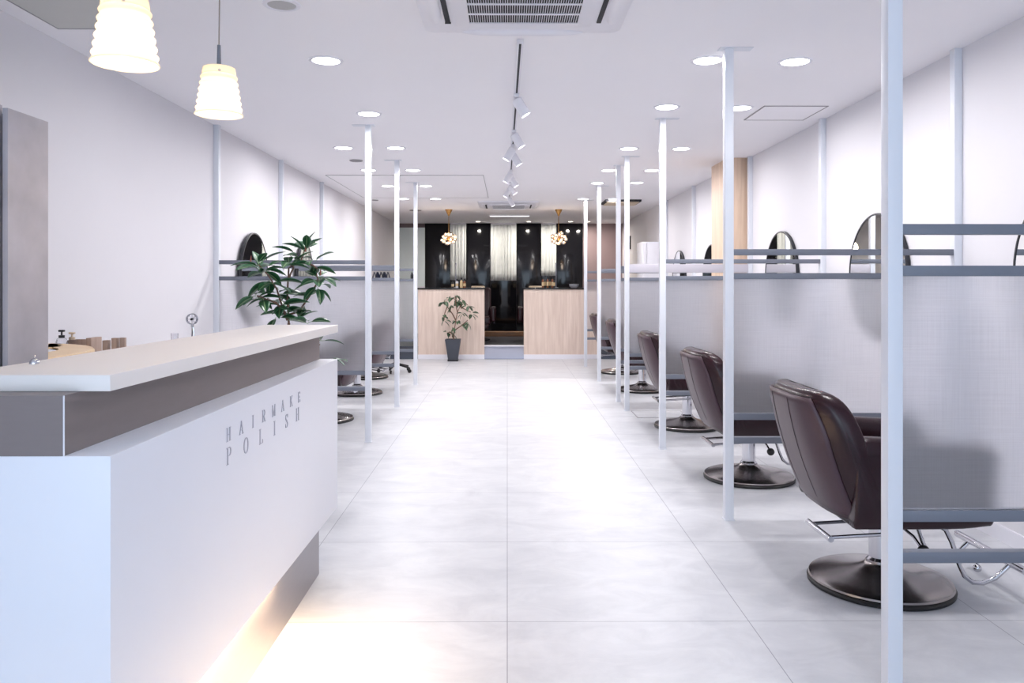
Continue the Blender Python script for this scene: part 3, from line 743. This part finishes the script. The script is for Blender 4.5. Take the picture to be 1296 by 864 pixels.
for (u, v, w_, lab) in ((451, 203, 0.13, 'small ceiling vent over the nearest left mirror'), (475, 253, 0.1, 'small ceiling vent farther along the left wall'), (526, 266, 0.2, 'dark round ceiling vent near the left chandelier')):
    y = 1.25 * F / (VY - v)
    q = MB().lathe([(0.001, -0.010), (w_ * 0.3, -0.010), (w_ * 0.32, -0.004), (w_ * 0.42, -0.004), (w_ * 0.44, -0.010), (w_ * 0.5, -0.008), (w_ * 0.52, 0)], n=36).build('ceiling_vent', M['line']); q.location = (X(u, y), y, CZ)
    tag(q, lab, 'ceiling vent')
# AC cassettes
def cassette(x, y, label):
    o = thing('ceiling_air_conditioner', (x, y, CZ), label, 'air conditioner')
    mb = MB()
    mb.loft([[(p[0], p[1], 0.0) for p in rrect(0.475, 0.475, 0.05)], [(p[0], p[1], -0.016) for p in rrect(0.475, 0.475, 0.05)], [(p[0], p[1], -0.022) for p in rrect(0.468, 0.468, 0.05)], [(p[0], p[1], -0.036) for p in rrect(0.40, 0.40, 0.11)]])
    mb.build('panel', M['acw'], o)
    MB().box((-0.315, -0.315, -0.044), (0.315, 0.315, -0.034), 0.004).build('front_cover', M['acw'], o)
    MB().box((-0.25, -0.25, -0.0455), (0.25, 0.25, -0.0435)).build('dark_filter', M['dark'], o)
    g = MB(); n = 48
    for k in range(n + 1):
        xx = -0.25 + k * 0.5 / n; g.box((xx - 0.0012, -0.25, -0.050), (xx + 0.0012, 0.25, -0.0455))
    for k in range(5):
        yy = -0.25 + k * 0.125; g.box((-0.252, yy - 0.006, -0.0505), (0.252, yy + 0.006, -0.0455))
    g.build('intake_grille', M['acw'], o)
    for k in range(4):
        Rz = Matrix.Rotation(k * PI / 2, 4, 'Z')
        sl = o
        if k % 2 == 0:     # side outlets stand open
            sl = MB().box((0.340, -0.27, -0.041), (0.362, 0.27, -0.0305), 0.003, Rz).build('outlet', M['dark'], o)
        mb = MB(); rings = []
        for i in range(21):
            q = -1 + i / 10; hw = 0.044 * max(0.25, 1 - abs(q) ** 5 * 0.7)
            rings.append([Rz @ Vector((0.412 + a * hw, q * 0.29, -0.030 - b * 0.024 * (1 - abs(q) ** 6 * 0.6) - a * 0.004)) for a, b in ((-1, 0.1), (-0.85, 0.7), (-0.4, 1), (0.1, 0.95), (0.6, 0.6), (1, 0.05), (0, -0.1))])
        mb.loft(rings).build('louver', M['acw'], sl, ang=60)
    return o
a1 = cassette(0.075, 3.385, 'large white four-way ceiling air conditioner at the top, grille visible')
a2 = copy_tree(a1); a2.location = (0.02, 12.45, CZ); a2['label'] = 'far ceiling air conditioner beyond the track lights'
# far right vent
o = thing('ceiling_extractor', (1.74, 12.0, CZ), 'dark-rimmed ceiling extractor with a beige plate at far right', 'ceiling vent')
MB().box((-0.27, -0.27, -0.03), (0.27, 0.27, 0)).build('dark_rim', M['dark'], o)
MB().box((-0.24, -0.24, -0.045), (0.24, 0.24, -0.03), 0.004).build('cover_plate', M['beige'], o)
# linear lamp
y = 14.4; q = thing('linear_lamp', (X(645, y), y, CZ), 'slim white linear lamp on the ceiling in front of the curtains', 'ceiling lamp')
MB().box((-0.37, -0.03, -0.02), (0.37, 0.03, 0), 0.004).build('lamp_body', M['acw'], q)
MB().box((-0.36, -0.022, -0.034), (0.36, 0.022, -0.02), 0.006).build('diffuser', M['tubel'], q)
# lighting track + spots
def trk(y): return 0.066 - 0.0055 * (y - 4.1)
o = thing('lighting_track', (trk(8), 7.9, CZ), 'slim lighting track running along the middle of the ceiling', 'lighting track')
m_ = MB(); ya, yb_ = 4.02, 11.6
m_.loft([[(trk(yy) + sx - trk(8), yy - 7.9, zz) for sx, zz in ((-0.017, 0), (0.017, 0), (0.017, -0.026), (-0.017, -0.026))] for yy in (ya, yb_)]).build('rail', M['acw'], o)
m_ = MB().loft([[(trk(yy) + sx - trk(8), yy - 7.9, zz) for sx, zz in ((-0.006, -0.0255), (0.006, -0.0255), (0.006, -0.0268), (-0.006, -0.0268))] for yy in (ya, yb_)]).build('slot', M['dark'], o)
sp = [(5.10, 1, 'first'), (6.30, 1, 'second'), (6.95, -1, 'third'), (7.25, 1, 'fourth'), (8.5, -1, 'fifth'), (8.85, 1, 'sixth'), (9.6, 1, 'seventh'), (9.95, -1, 'eighth'), (11.1, 1, 'ninth')]
def spot(y, s, word):
    o = thing('track_spotlight', (trk(y), y, CZ - 0.027), 'white track spotlight tilted %s, %s from the camera' % ('right' if s > 0 else 'left', word), 'spotlight', 'white cylinder spotlights on the track')
    MB().box((-0.016, -0.045, -0.022), (0.016, 0.045, 0.0), 0.003).build('adapter', M['acw'], o)
    MB().tube([(0, 0, -0.02), (s * 0.004, 0, -0.045), (s * 0.014, 0, -0.07)], 0.006, 10).build('arm', M['acw'], o)
    tilt = 0.55
    Rm = Matrix.Translation((s * 0.03, 0, -0.082)) @ Matrix.Rotation(s * tilt * -1, 4, 'Y')
    h = MB().lathe([(0.001, 0.058), (0.030, 0.058), (0.034, 0.054), (0.034, -0.058), (0.031, -0.060), (0.031, -0.052), (0.001, -0.052)], n=32, mtx=Rm).build('lamp_head', M['acw'], o)
    MB().lathe([(0.001, -0.0545), (0.0305, -0.0545), (0.0305, -0.0525), (0.001, -0.0525)], n=32, mtx=Rm).build('lens', M['lens'], h)
    L = bpy.data.lights.new('track_spot', 'SPOT'); L.energy = 5; L.spot_size = math.radians(75); L.spot_blend = 0.6; L.shadow_soft_size = 0.03; L.color = (1, 0.98, 0.99)
    lo = bpy.data.objects.new('track_spot_lamp', L); C.objects.link(lo); lo.parent = o
    lo.matrix_local = Rm @ Matrix.Translation((0, 0, -0.066))
for a in sp: spot(*a)

# ------------------------------------------------------------------ chandeliers
def chandelier(u, label, seed):
    y = 13.35; x = X(u, y); zc = Z(302, y)
    rnd = random.Random(seed)
    o = thing('globe_chandelier', (x, y, zc), label, 'chandelier', 'bubble glass chandeliers at the far end')
    t = CZ - zc
    MB().lathe([(0.065, t), (0.06, t - 0.01), (0.02, t - 0.09), (0.012, t - 0.11), (0.001, t - 0.11)], n=28).build('canopy', M['brass'], o)
    MB().tube([(0, 0, t - 0.1), (0, 0, 0.05)], 0.005, 8).build('rod', M['brass'], o)
    MB().sphere((0, 0, 0), 0.035).build('hub', M['brass'], o)
    dirs = []
    for k in range(16):
        ph = math.acos(1 - 2 * (k + 0.5) / 16); th = k * 2.39996
        dirs.append(Vector((math.sin(ph) * math.cos(th), math.sin(ph) * math.sin(th), math.cos(ph) * 0.75)))
    for dv in dirs:
        r = 0.10 + rnd.random() * 0.035
        c_ = dv * r
        g = MB().sphere(c_, 0.030 + rnd.random() * 0.012, 14).build('globe', M['globe'], o)
        MB().tube([(0, 0, 0), tuple(c_ * 0.75)], 0.003, 6).build('arm', M['brass'], g)
        MB().sphere(c_, 0.011, 8).build('bulb', M['gbulb'], g)
    L = bpy.data.lights.new('chandelier', 'POINT'); L.energy = 4; L.color = (1, 0.8, 0.62); L.shadow_soft_size = 0.1
    lo = bpy.data.objects.new('chandelier_light', L); C.objects.link(lo); lo.parent = o; lo.location = (0, -0.2, -0.16)
chandelier(568, 'bubble glass chandelier left of the middle curtain', 1)
chandelier(707, 'bubble glass chandelier in front of the right black panel', 2)

# ------------------------------------------------------------------ plants
def leaf_mesh(name, Ln, Wd, m):
    me = bpy.data.meshes.new(name); bm = bmesh.new(); uv = bm.loops.layers.uv.new('UVMap')
    n = 8; rows = []
    for i in range(n + 1):
        t = i / n; w = Wd / 2 * math.sin(PI * t ** 0.85) ** 0.8 if 0 < t < 1 else 0.001
        row = []
        for j in (-1, -0.5, 0, 0.5, 1):
            row.append((bm.verts.new((0.018 + t * Ln, j * w, -0.25 * Ln * t * t + 0.16 * w * abs(j) * 2)), t, (j + 1) / 2))
        rows.append(row)
    for i in range(n):
        for j in range(4):
            q = (rows[i][j], rows[i + 1][j], rows[i + 1][j + 1], rows[i][j + 1])
            f = bm.faces.new([a[0] for a in q]); f.smooth = True
            for lp, a in zip(f.loops, q): lp[uv].uv = (a[1], a[2])
    # petiole
    pr = []
    for (px, r) in ((0.0, 0.0016), (0.02, 0.0012)):
        pr.append([bm.verts.new((px, r * math.cos(k * PI / 2), r * math.sin(k * PI / 2))) for k in range(4)])
    for k in range(4):
        f = bm.faces.new((pr[0][k], pr[0][(k + 1) % 4], pr[1][(k + 1) % 4], pr[1][k]))
        for lp in f.loops: lp[uv].uv = (0.5, 0.5)
    bm.to_mesh(me); bm.free(); me.materials.append(m); return me
def put_leaf(me, parent, p, az, el, roll, sc):
    lf = bpy.data.objects.new('leaf', me); C.objects.link(lf); lf.parent = parent
    lf.location = p; lf.rotation_euler = (roll, -el, az); lf.scale = (sc, sc, sc)
    if not me.get('sol'): pass
    md = lf.modifiers.new('Solidify', 'SOLIDIFY'); md.thickness = 0.0012
rnd = random.Random(11)
yp = 4.25; base = Vector((X(366, yp), yp, 0))
o = thing('rubber_plant', base, 'tall rubber plant with dark glossy leaves beyond the counter end', 'plant')
MB().lathe([(0.11, 0.0), (0.125, 0.01), (0.15, 0.29), (0.155, 0.30), (0.145, 0.30), (0.14, 0.26), (0.001, 0.26)], n=36).build('pot', M['potgrey'], o)
MB().lathe([(0.001, 0.262), (0.138, 0.262), (0.138, 0.255)], n=30).build('soil', M['soil'], o)
def L3(u, v, dy=0.0): return Vector((X(u, yp + dy), yp + dy, Z(v, yp + dy))) - base
root = Vector((0, 0, 0.26))
br = [  # (path in px, dy)
    [(366, 409, 0), (364, 372, 0), (366, 339, 0.02), (381, 331, 0.02), (386, 316, 0.03)],
    [(364, 405, -0.02), (357, 386, -0.04), (351, 366, -0.06), (340, 348, -0.08), (328, 335, -0.08)],
    [(366, 398, 0.02), (379, 394, 0.03), (393, 373, 0.05), (403, 356, 0.06), (401, 346, 0.06)],
    [(362, 396, -0.03), (350, 383, -0.08), (336, 378, -0.1), (326, 374, -0.1)],
    [(366, 352, 0), (372, 338, 0.0), (365, 333, 0.0)],
    [(382, 330, 0.02), (397, 336, 0.02), (402, 340, 0.02)],
    [(366, 425, 0), (388, 433, 0.0), (405, 436, -0.04)],
    [(366, 450, 0), (396, 462, 0.0), (420, 455, -0.04)],
]
st = MB()
st.tube([root, root + Vector((0.01, 0, 0.3)), root + Vector((-0.006, 0, 0.55)), L3(366, 409)], [0.012, 0.010, 0.009, 0.008], 8)
for b in br:
    pts = [L3(*p) for p in b]; st.tube(pts, [0.006 - 0.003 * i / len(pts) for i in range(len(pts))], 8)
st.build('stem', M['stem'], o)
LM = [leaf_mesh('rubber_leaf_a', 0.12, 0.058, M['leaf']), leaf_mesh('rubber_leaf_b', 0.10, 0.048, M['leaf']), leaf_mesh('rubber_leaf_c', 0.13, 0.06, M['leaf'])]
cl = [(386, 318, 0.03, 8, 0.7), (376, 326, 0.02, 5, 0.6), (366, 336, 0.0, 6, 0.3), (397, 334, 0.02, 5, 0.2), (403, 352, 0.06, 8, 0.1), (404, 364, 0.05, 5, -0.4), (328, 337, -0.08, 8, 0.4), (333, 345, -0.08, 5, -0.2),
      (344, 356, -0.06, 5, -0.3), (326, 376, -0.1, 6, -0.2), (336, 378, -0.1, 3, -0.3), (352, 371, -0.05, 5, 0.1), (357, 386, -0.04, 5, 0.0), (366, 394, 0.0, 5, 0.2), (377, 402, -0.03, 5, 0.5), (390, 406, 0.0, 3, 0.2), (352, 398, -0.08, 4, -0.2), (393, 374, 0.05, 2, 0.1),
      (407, 433, -0.04, 3, 0.0), (421, 455, -0.04, 3, 0.1)]
for (u, v, dy, n, el0) in cl:
    p = L3(u, v, dy); a0 = rnd.random() * 6.28
    for k in range(n):
        put_leaf(rnd.choice(LM), o, p + Vector((rnd.uniform(-.008, .008), rnd.uniform(-.02, .02), rnd.uniform(-.02, .02))), a0 + k * 2 * PI / n + rnd.uniform(-.3, .3), el0 + rnd.uniform(-0.35, 0.55), rnd.uniform(-.5, .5), rnd.uniform(0.75, 1.1))
for (u, v, dy) in ((387, 314, .03), (406, 344, .06), (318, 330, -.08)):
    p = L3(u, v, dy); MB().tube([p - Vector((0, 0, 0.02)), p, p + Vector((0.002, 0, 0.03))], [0.004, 0.0045, 0.0005], 8).build('sprout', M['sprout'], o)
# far plant
yq = 12.7; base = Vector((X(573.5, yq), yq, 0))
o = thing('potted_fig', base, 'small leafy plant in a tapered slate pot before the oak half wall', 'plant')
k = yq / F
def sq(h, z): return [(-h, -h, z), (h, -h, z), (h, h, z), (-h, h, z)]
MB().loft([sq(0.078, 0.03), sq(0.122, 0.345), sq(0.122, 0.352), sq(0.112, 0.352), sq(0.108, 0.31)]).build('pot', M['potgrey'], o)
MB().box((-0.085, -0.085, 0), (0.085, 0.085, 0.03), 0.004).build('saucer', M['black'], o)
MB().box((-0.107, -0.107, 0.30), (0.107, 0.107, 0.318)).build('soil', M['soil'], o)
def L4(u, v, dy=0.0): return Vector((X(u, yq + dy), yq + dy, Z(v, yq + dy))) - base
st = MB()
for b in ([(574, 430, 0), (575, 418, 0), (577, 405, 0), (579, 395, 0), (582, 388, 0)], [(577, 405, 0), (572, 396, .02), (566, 388, .03), (562, 380, .03)], [(579, 395, 0), (577, 385, -.03), (576, 375, -.03)], [(575, 418, 0), (584, 412, -.03), (592, 405, -.04)],
          [(574, 425, 0), (570, 420, .03), (566, 421, .03)], [(582, 388, 0), (590, 392, 0), (596, 395, 0)], [(582, 388, 0), (586, 381, .04), (592, 386, .05)], [(566, 388, .03), (563, 396, .03), (562, 405, .02)]):
    pts = [L4(*p) for p in b]; st.tube(pts, [0.010 - 0.006 * i / len(pts) for i in range(len(pts))], 6)
st.build('stem', M['stem'], o)
LM2 = [leaf_mesh('fig_leaf_a', 0.115, 0.06, M['leaf2']), leaf_mesh('fig_leaf_b', 0.09, 0.045, M['leaf2'])]
for (u, v, dy, n) in [(576, 374, -.03, 6), (570, 375, 0, 4), (583, 379, .02, 6), (562, 381, .03, 6), (572, 388, 0, 7), (578, 380, 0, 6), (592, 387, .05, 5), (597, 397, 0, 4), (586, 397, 0, 6), (562, 399, .03, 5), (563, 406, .02, 3), (578, 406, 0, 4), (585, 410, -.03, 3), (593, 408, -.04, 5), (573, 415, 0, 4), (566, 421, .03, 5), (571, 423, 0, 3)]:
    p = L4(u, v, dy)
    for kk in range(n):
        put_leaf(rnd.choice(LM2), o, p + Vector((rnd.uniform(-.02, .02), rnd.uniform(-.03, .03), rnd.uniform(-.02, .02))), rnd.random() * 6.28, rnd.uniform(-1.0, 0.2), rnd.uniform(-.6, .6), rnd.uniform(0.7, 1.1))

# ------------------------------------------------------------------ far end objects
def fbottle(u, y, h, label, m, capm, grp, w=0.024):
    o = thing('hair_product_bottle', (X(u, y), y, 1.178), label, 'bottle', grp)
    MB().lathe([(w * 0.8, 0), (w, 0.004), (w, h * 0.66), (w * 0.5, h * 0.74), (w * 0.35, h * 0.76)], n=20).build('bottle_body', m, o)
    MB().lathe([(w * 1.02, h * 0.18), (w * 1.02, h * 0.5)], n=20, caps=False).build('bottle_label', M['label'], o)
    MB().lathe([(w * 0.45, h * 0.75), (w * 0.45, h * 0.9), (w * 0.7, h * 0.91), (w * 0.7, h), (0.001, h)], n=16).build('cap', capm, o)
words = ['leftmost', 'second from left', 'third from left', 'fourth from left', 'fifth from left', 'rightmost']
for i, (u, h) in enumerate([(573, 0.13), (578.5, 0.15), (584, 0.17), (588, 0.15)]):
    fbottle(u, 13.2, h, ('rightmost' if i == 3 else words[i]) + ' product bottle on the left half wall top', [M['black'], M['acw'], M['label'], M['pinkcup']][i], M['black'], 'bottles on the left half wall')
for i, (u, h) in enumerate([(687, 0.19), (689.8, 0.205), (693, 0.2), (696, 0.205), (699, 0.2), (701.3, 0.18)]):
    fbottle(u, 13.14 + 0.06 * (i % 2), h, words[i] + ' product bottle in the row on the right half wall', [M['pinkcup'], M['black']][i % 2], M['black'], 'bottles on the right half wall', 0.018)
for u, lab in ((577, 'thin upright chrome rod on the left half wall'), (703.7, 'thin upright chrome rod on the right half wall')):
    q = MB().lathe([(0.04, 0), (0.04, 0.006), (0.009, 0.012), (0.009, 0.40), (0.012, 0.402), (0.012, 0.42), (0.001, 0.425)], n=20).build('shower_stand', M['rail']); q.location = (X(u, 13.26), 13.26, 1.178)
    tag(q, lab, 'stand')
for i in range(3):
    q = MB().lathe([(0.03, 0), (0.05, 0.004), (0.085, 0.035), (0.08, 0.035), (0.047, 0.009), (0.001, 0.009)], n=28).build('mixing_bowl', M['acw']); q.location = (X(726.5, 13.2), 13.2, 1.178 + 0.014 * i)
    tag(q, ['bottom', 'middle', 'top'][i] + ' bowl of the small stack on the right half wall', 'bowl', 'stacked bowls on the right half wall')
# shampoo recliners
def shampoo(x, y, label, rz):
    o = thing('shampoo_recliner', (x, y, 0.205), label, 'recliner', 'dark recliners in the shampoo room', rz)
    MB().lathe([(0.24, 0), (0.25, 0.02), (0.1, 0.05), (0.06, 0.25), (0.06, 0.3)], n=30).build('base', M['rubber'], o)
    MB().box((-0.26, -0.28, 0.28), (0.26, 0.30, 0.45), 0.05, seg=4).build('seat', M['leather'], o, ang=60)
    MB().box((-0.25, 0.22, 0.36), (0.25, 0.36, 0.98), 0.06, Matrix.Translation((0, 0.29, 0.4)) @ Matrix.Rotation(-0.25, 4, 'X') @ Matrix.Translation((0, -0.29, -0.4)), seg=4).build('backrest', M['leather'], o, ang=60)
    for s in (-1, 1): MB().box((s * 0.30 - 0.05, -0.25, 0.34), (s * 0.30 + 0.05, 0.28, 0.62), 0.035, seg=3).build('armrest', M['leather'], o, ang=60)
    MB().box((-0.13, 0.29, 0.88), (0.13, 0.40, 1.0), 0.03, Matrix.Translation((0, 0.12, 0.0)), seg=3).build('head_cushion', M['beige'], o)
    MB().box((-0.22, -0.62, 0.22), (0.22, -0.26, 0.32), 0.04, seg=3).build('leg_rest', M['leather'], o)
shampoo(-0.56, 14.55, 'dark recliner seen at the left edge of the doorway', 0)
shampoo(0.54, 14.55, 'dark recliner seen at the right edge of the doorway', 0)
q = MB().box((-0.42, -0.12, 0), (0.42, 0.12, 0.09), 0.004).build('wooden_step', M['wood_dk']); q.location = (X(638.5, 15.6), 15.6, 0.205); tag(q, 'low brown wooden step inside the dark doorway', 'step')
# white cabinet / locker right
o = thing('tall_locker', (2.25, 12.45, 0), 'tall white locker by the right wall near the far end', 'locker')
MB().box((-0.15, -0.25, 0), (0.165, 0.25, 1.90), 0.004).build('locker_body', M['white'], o)
MB().box((-0.148, -0.262, 0.02), (-0.08, -0.25, 1.88), 0.002).build('door', M['acw'], o)
MB().box((-0.074, -0.262, 0.02), (0.163, -0.25, 1.88), 0.002).build('door', M['acw'], o)
q = MB().box((-0.02, -0.12, -0.13), (0.0, 0.12, 0.13), 0.003).build('wall_intercom', M['black']); q.location = (XR - 0.001, 15.45, Z(307, 15.45)); tag(q, 'small black box on the right wall past the locker', 'wall box')
# navy clips on the middle left partition rail
for i in range(5):
    y = 8.0; u = 474 + i * 4.3; x = X(u, y)
    q = thing('hair_clip', (x, y, 1.313), ['leftmost', 'second from left', 'middle', 'fourth from left', 'rightmost'][i] + ' navy hair clip lying on the left screen rail', 'hair clip', 'navy hair clips on the left screen rail')
    q.rotation_euler = (0, 0, 0.5 * (-1) ** i)
    MB().loft([[(-0.016 + 0.012 * t, a * 0.02 * (1 - 0.4 * t), 0.002 + 0.05 * t + b * 0.008) for a, b in ((-1, -0.3), (1, -0.3), (1, 1), (-1, 1))] for t in (0, 0.35, 0.7, 1)]).build('jaw', M['navy'], q)
    MB().loft([[(0.016 - 0.012 * t, a * 0.018 * (1 - 0.4 * t), 0.002 + 0.046 * t + b * 0.008) for a, b in ((-1, -0.3), (1, -0.3), (1, 1), (-1, 1))] for t in (0, 0.35, 0.7, 1)]).build('jaw', M['navy'], q)
y = 9.75; q = MB().lathe([(0.014, 0), (0.018, 0.004), (0.018, 0.05), (0.010, 0.06), (0.010, 0.078), (0.001, 0.08)], n=18).build('spray_bottle', M['black']); q.location = (X(521.5, y), y, 1.313)
tag(q, 'small black bottle standing on the rail of the farthest left screen', 'bottle')
# floor hatch by third chair
x0, x1, ya, yb_ = 1.225, 1.70, 7.33, 7.72
o = thing('floor_hatch', ((x0 + x1) / 2, (ya + yb_) / 2, 0), 'rectangular steel floor hatch frame behind the third chair', 'floor hatch')
hx, hy = (x1 - x0) / 2, (yb_ - ya) / 2; w = 0.008
MB().box((-hx, -hy, 0), (hx, hy, 0.0015)).build('hatch_lid', M['floor'], o)
MB().box((-hx - w, -hy - w, 0), (hx + w, -hy, 0.003)).box((-hx - w, hy, 0), (hx + w, hy + w, 0.003)).box((-hx - w, -hy, 0), (-hx, hy, 0.003)).box((hx, -hy, 0), (hx + w, hy, 0.003)).build('hatch_frame', M['line'], o)

# ------------------------------------------------------------------ light
# warm LED strip under the counter overhang (real lamp)
L = bpy.data.lights.new('under_counter_led', 'AREA'); L.shape = 'RECTANGLE'; L.size = 0.02; L.size_y = 1.3; L.energy = 15; L.color = (1, 0.72, 0.45)
lo = bpy.data.objects.new('under_counter_led_lamp', L); C.objects.link(lo); lo.location = (-0.79, 2.1, 0.262)
w = bpy.data.worlds.new('daylight'); bpy.context.scene.world = w; w.use_nodes = True
nt = w.node_tree; nt.nodes.clear(); wo = nt.nodes.new('ShaderNodeOutputWorld'); bg = nt.nodes.new('ShaderNodeBackground')
bg.inputs[0].default_value = (0.68, 0.83, 1.0, 1); bg.inputs[1].default_value = 2.1; nt.links.new(bg.outputs[0], wo.inputs[0])
L = bpy.data.lights.new('window_portal', 'AREA'); L.shape = 'RECTANGLE'; L.size = XR - XL; L.size_y = 2.23; L.cycles.is_portal = True
lo = bpy.data.objects.new('window_portal', L); C.objects.link(lo); lo.location = (0.05, Y0 + 0.05, 1.235); lo.rotation_euler = (-PI / 2, 0, 0)
lo.rotation_euler = (PI / 2, 0, 0)

# ------------------------------------------------------------------ camera
cam = bpy.data.cameras.new('camera'); cam.sensor_width = 36; cam.lens = F / 1296 * 36
cam.shift_y = -(432 - VY) / 1296; cam.clip_start = 0.05
co = bpy.data.objects.new('camera', cam); C.objects.link(co); co.location = (0, 0, H); co.rotation_euler = (PI / 2, 0, -(648 - VX) / F)
s = bpy.context.scene; s.camera = co
s.view_settings.view_transform = 'Standard'; s.view_settings.look = 'None'; s.view_settings.gamma = 1; s.view_settings.use_curve_mapping = False
s.view_settings.exposure = 0.74
s.cycles.max_bounces = 10; s.cycles.diffuse_bounces = 5; s.cycles.glossy_bounces = 4; s.cycles.transmission_bounces = 8; s.cycles.transparent_max_bounces = 8
s.cycles.sample_clamp_indirect = 8.0; s.cycles.use_denoising = True; s.cycles.caustics_reflective = False
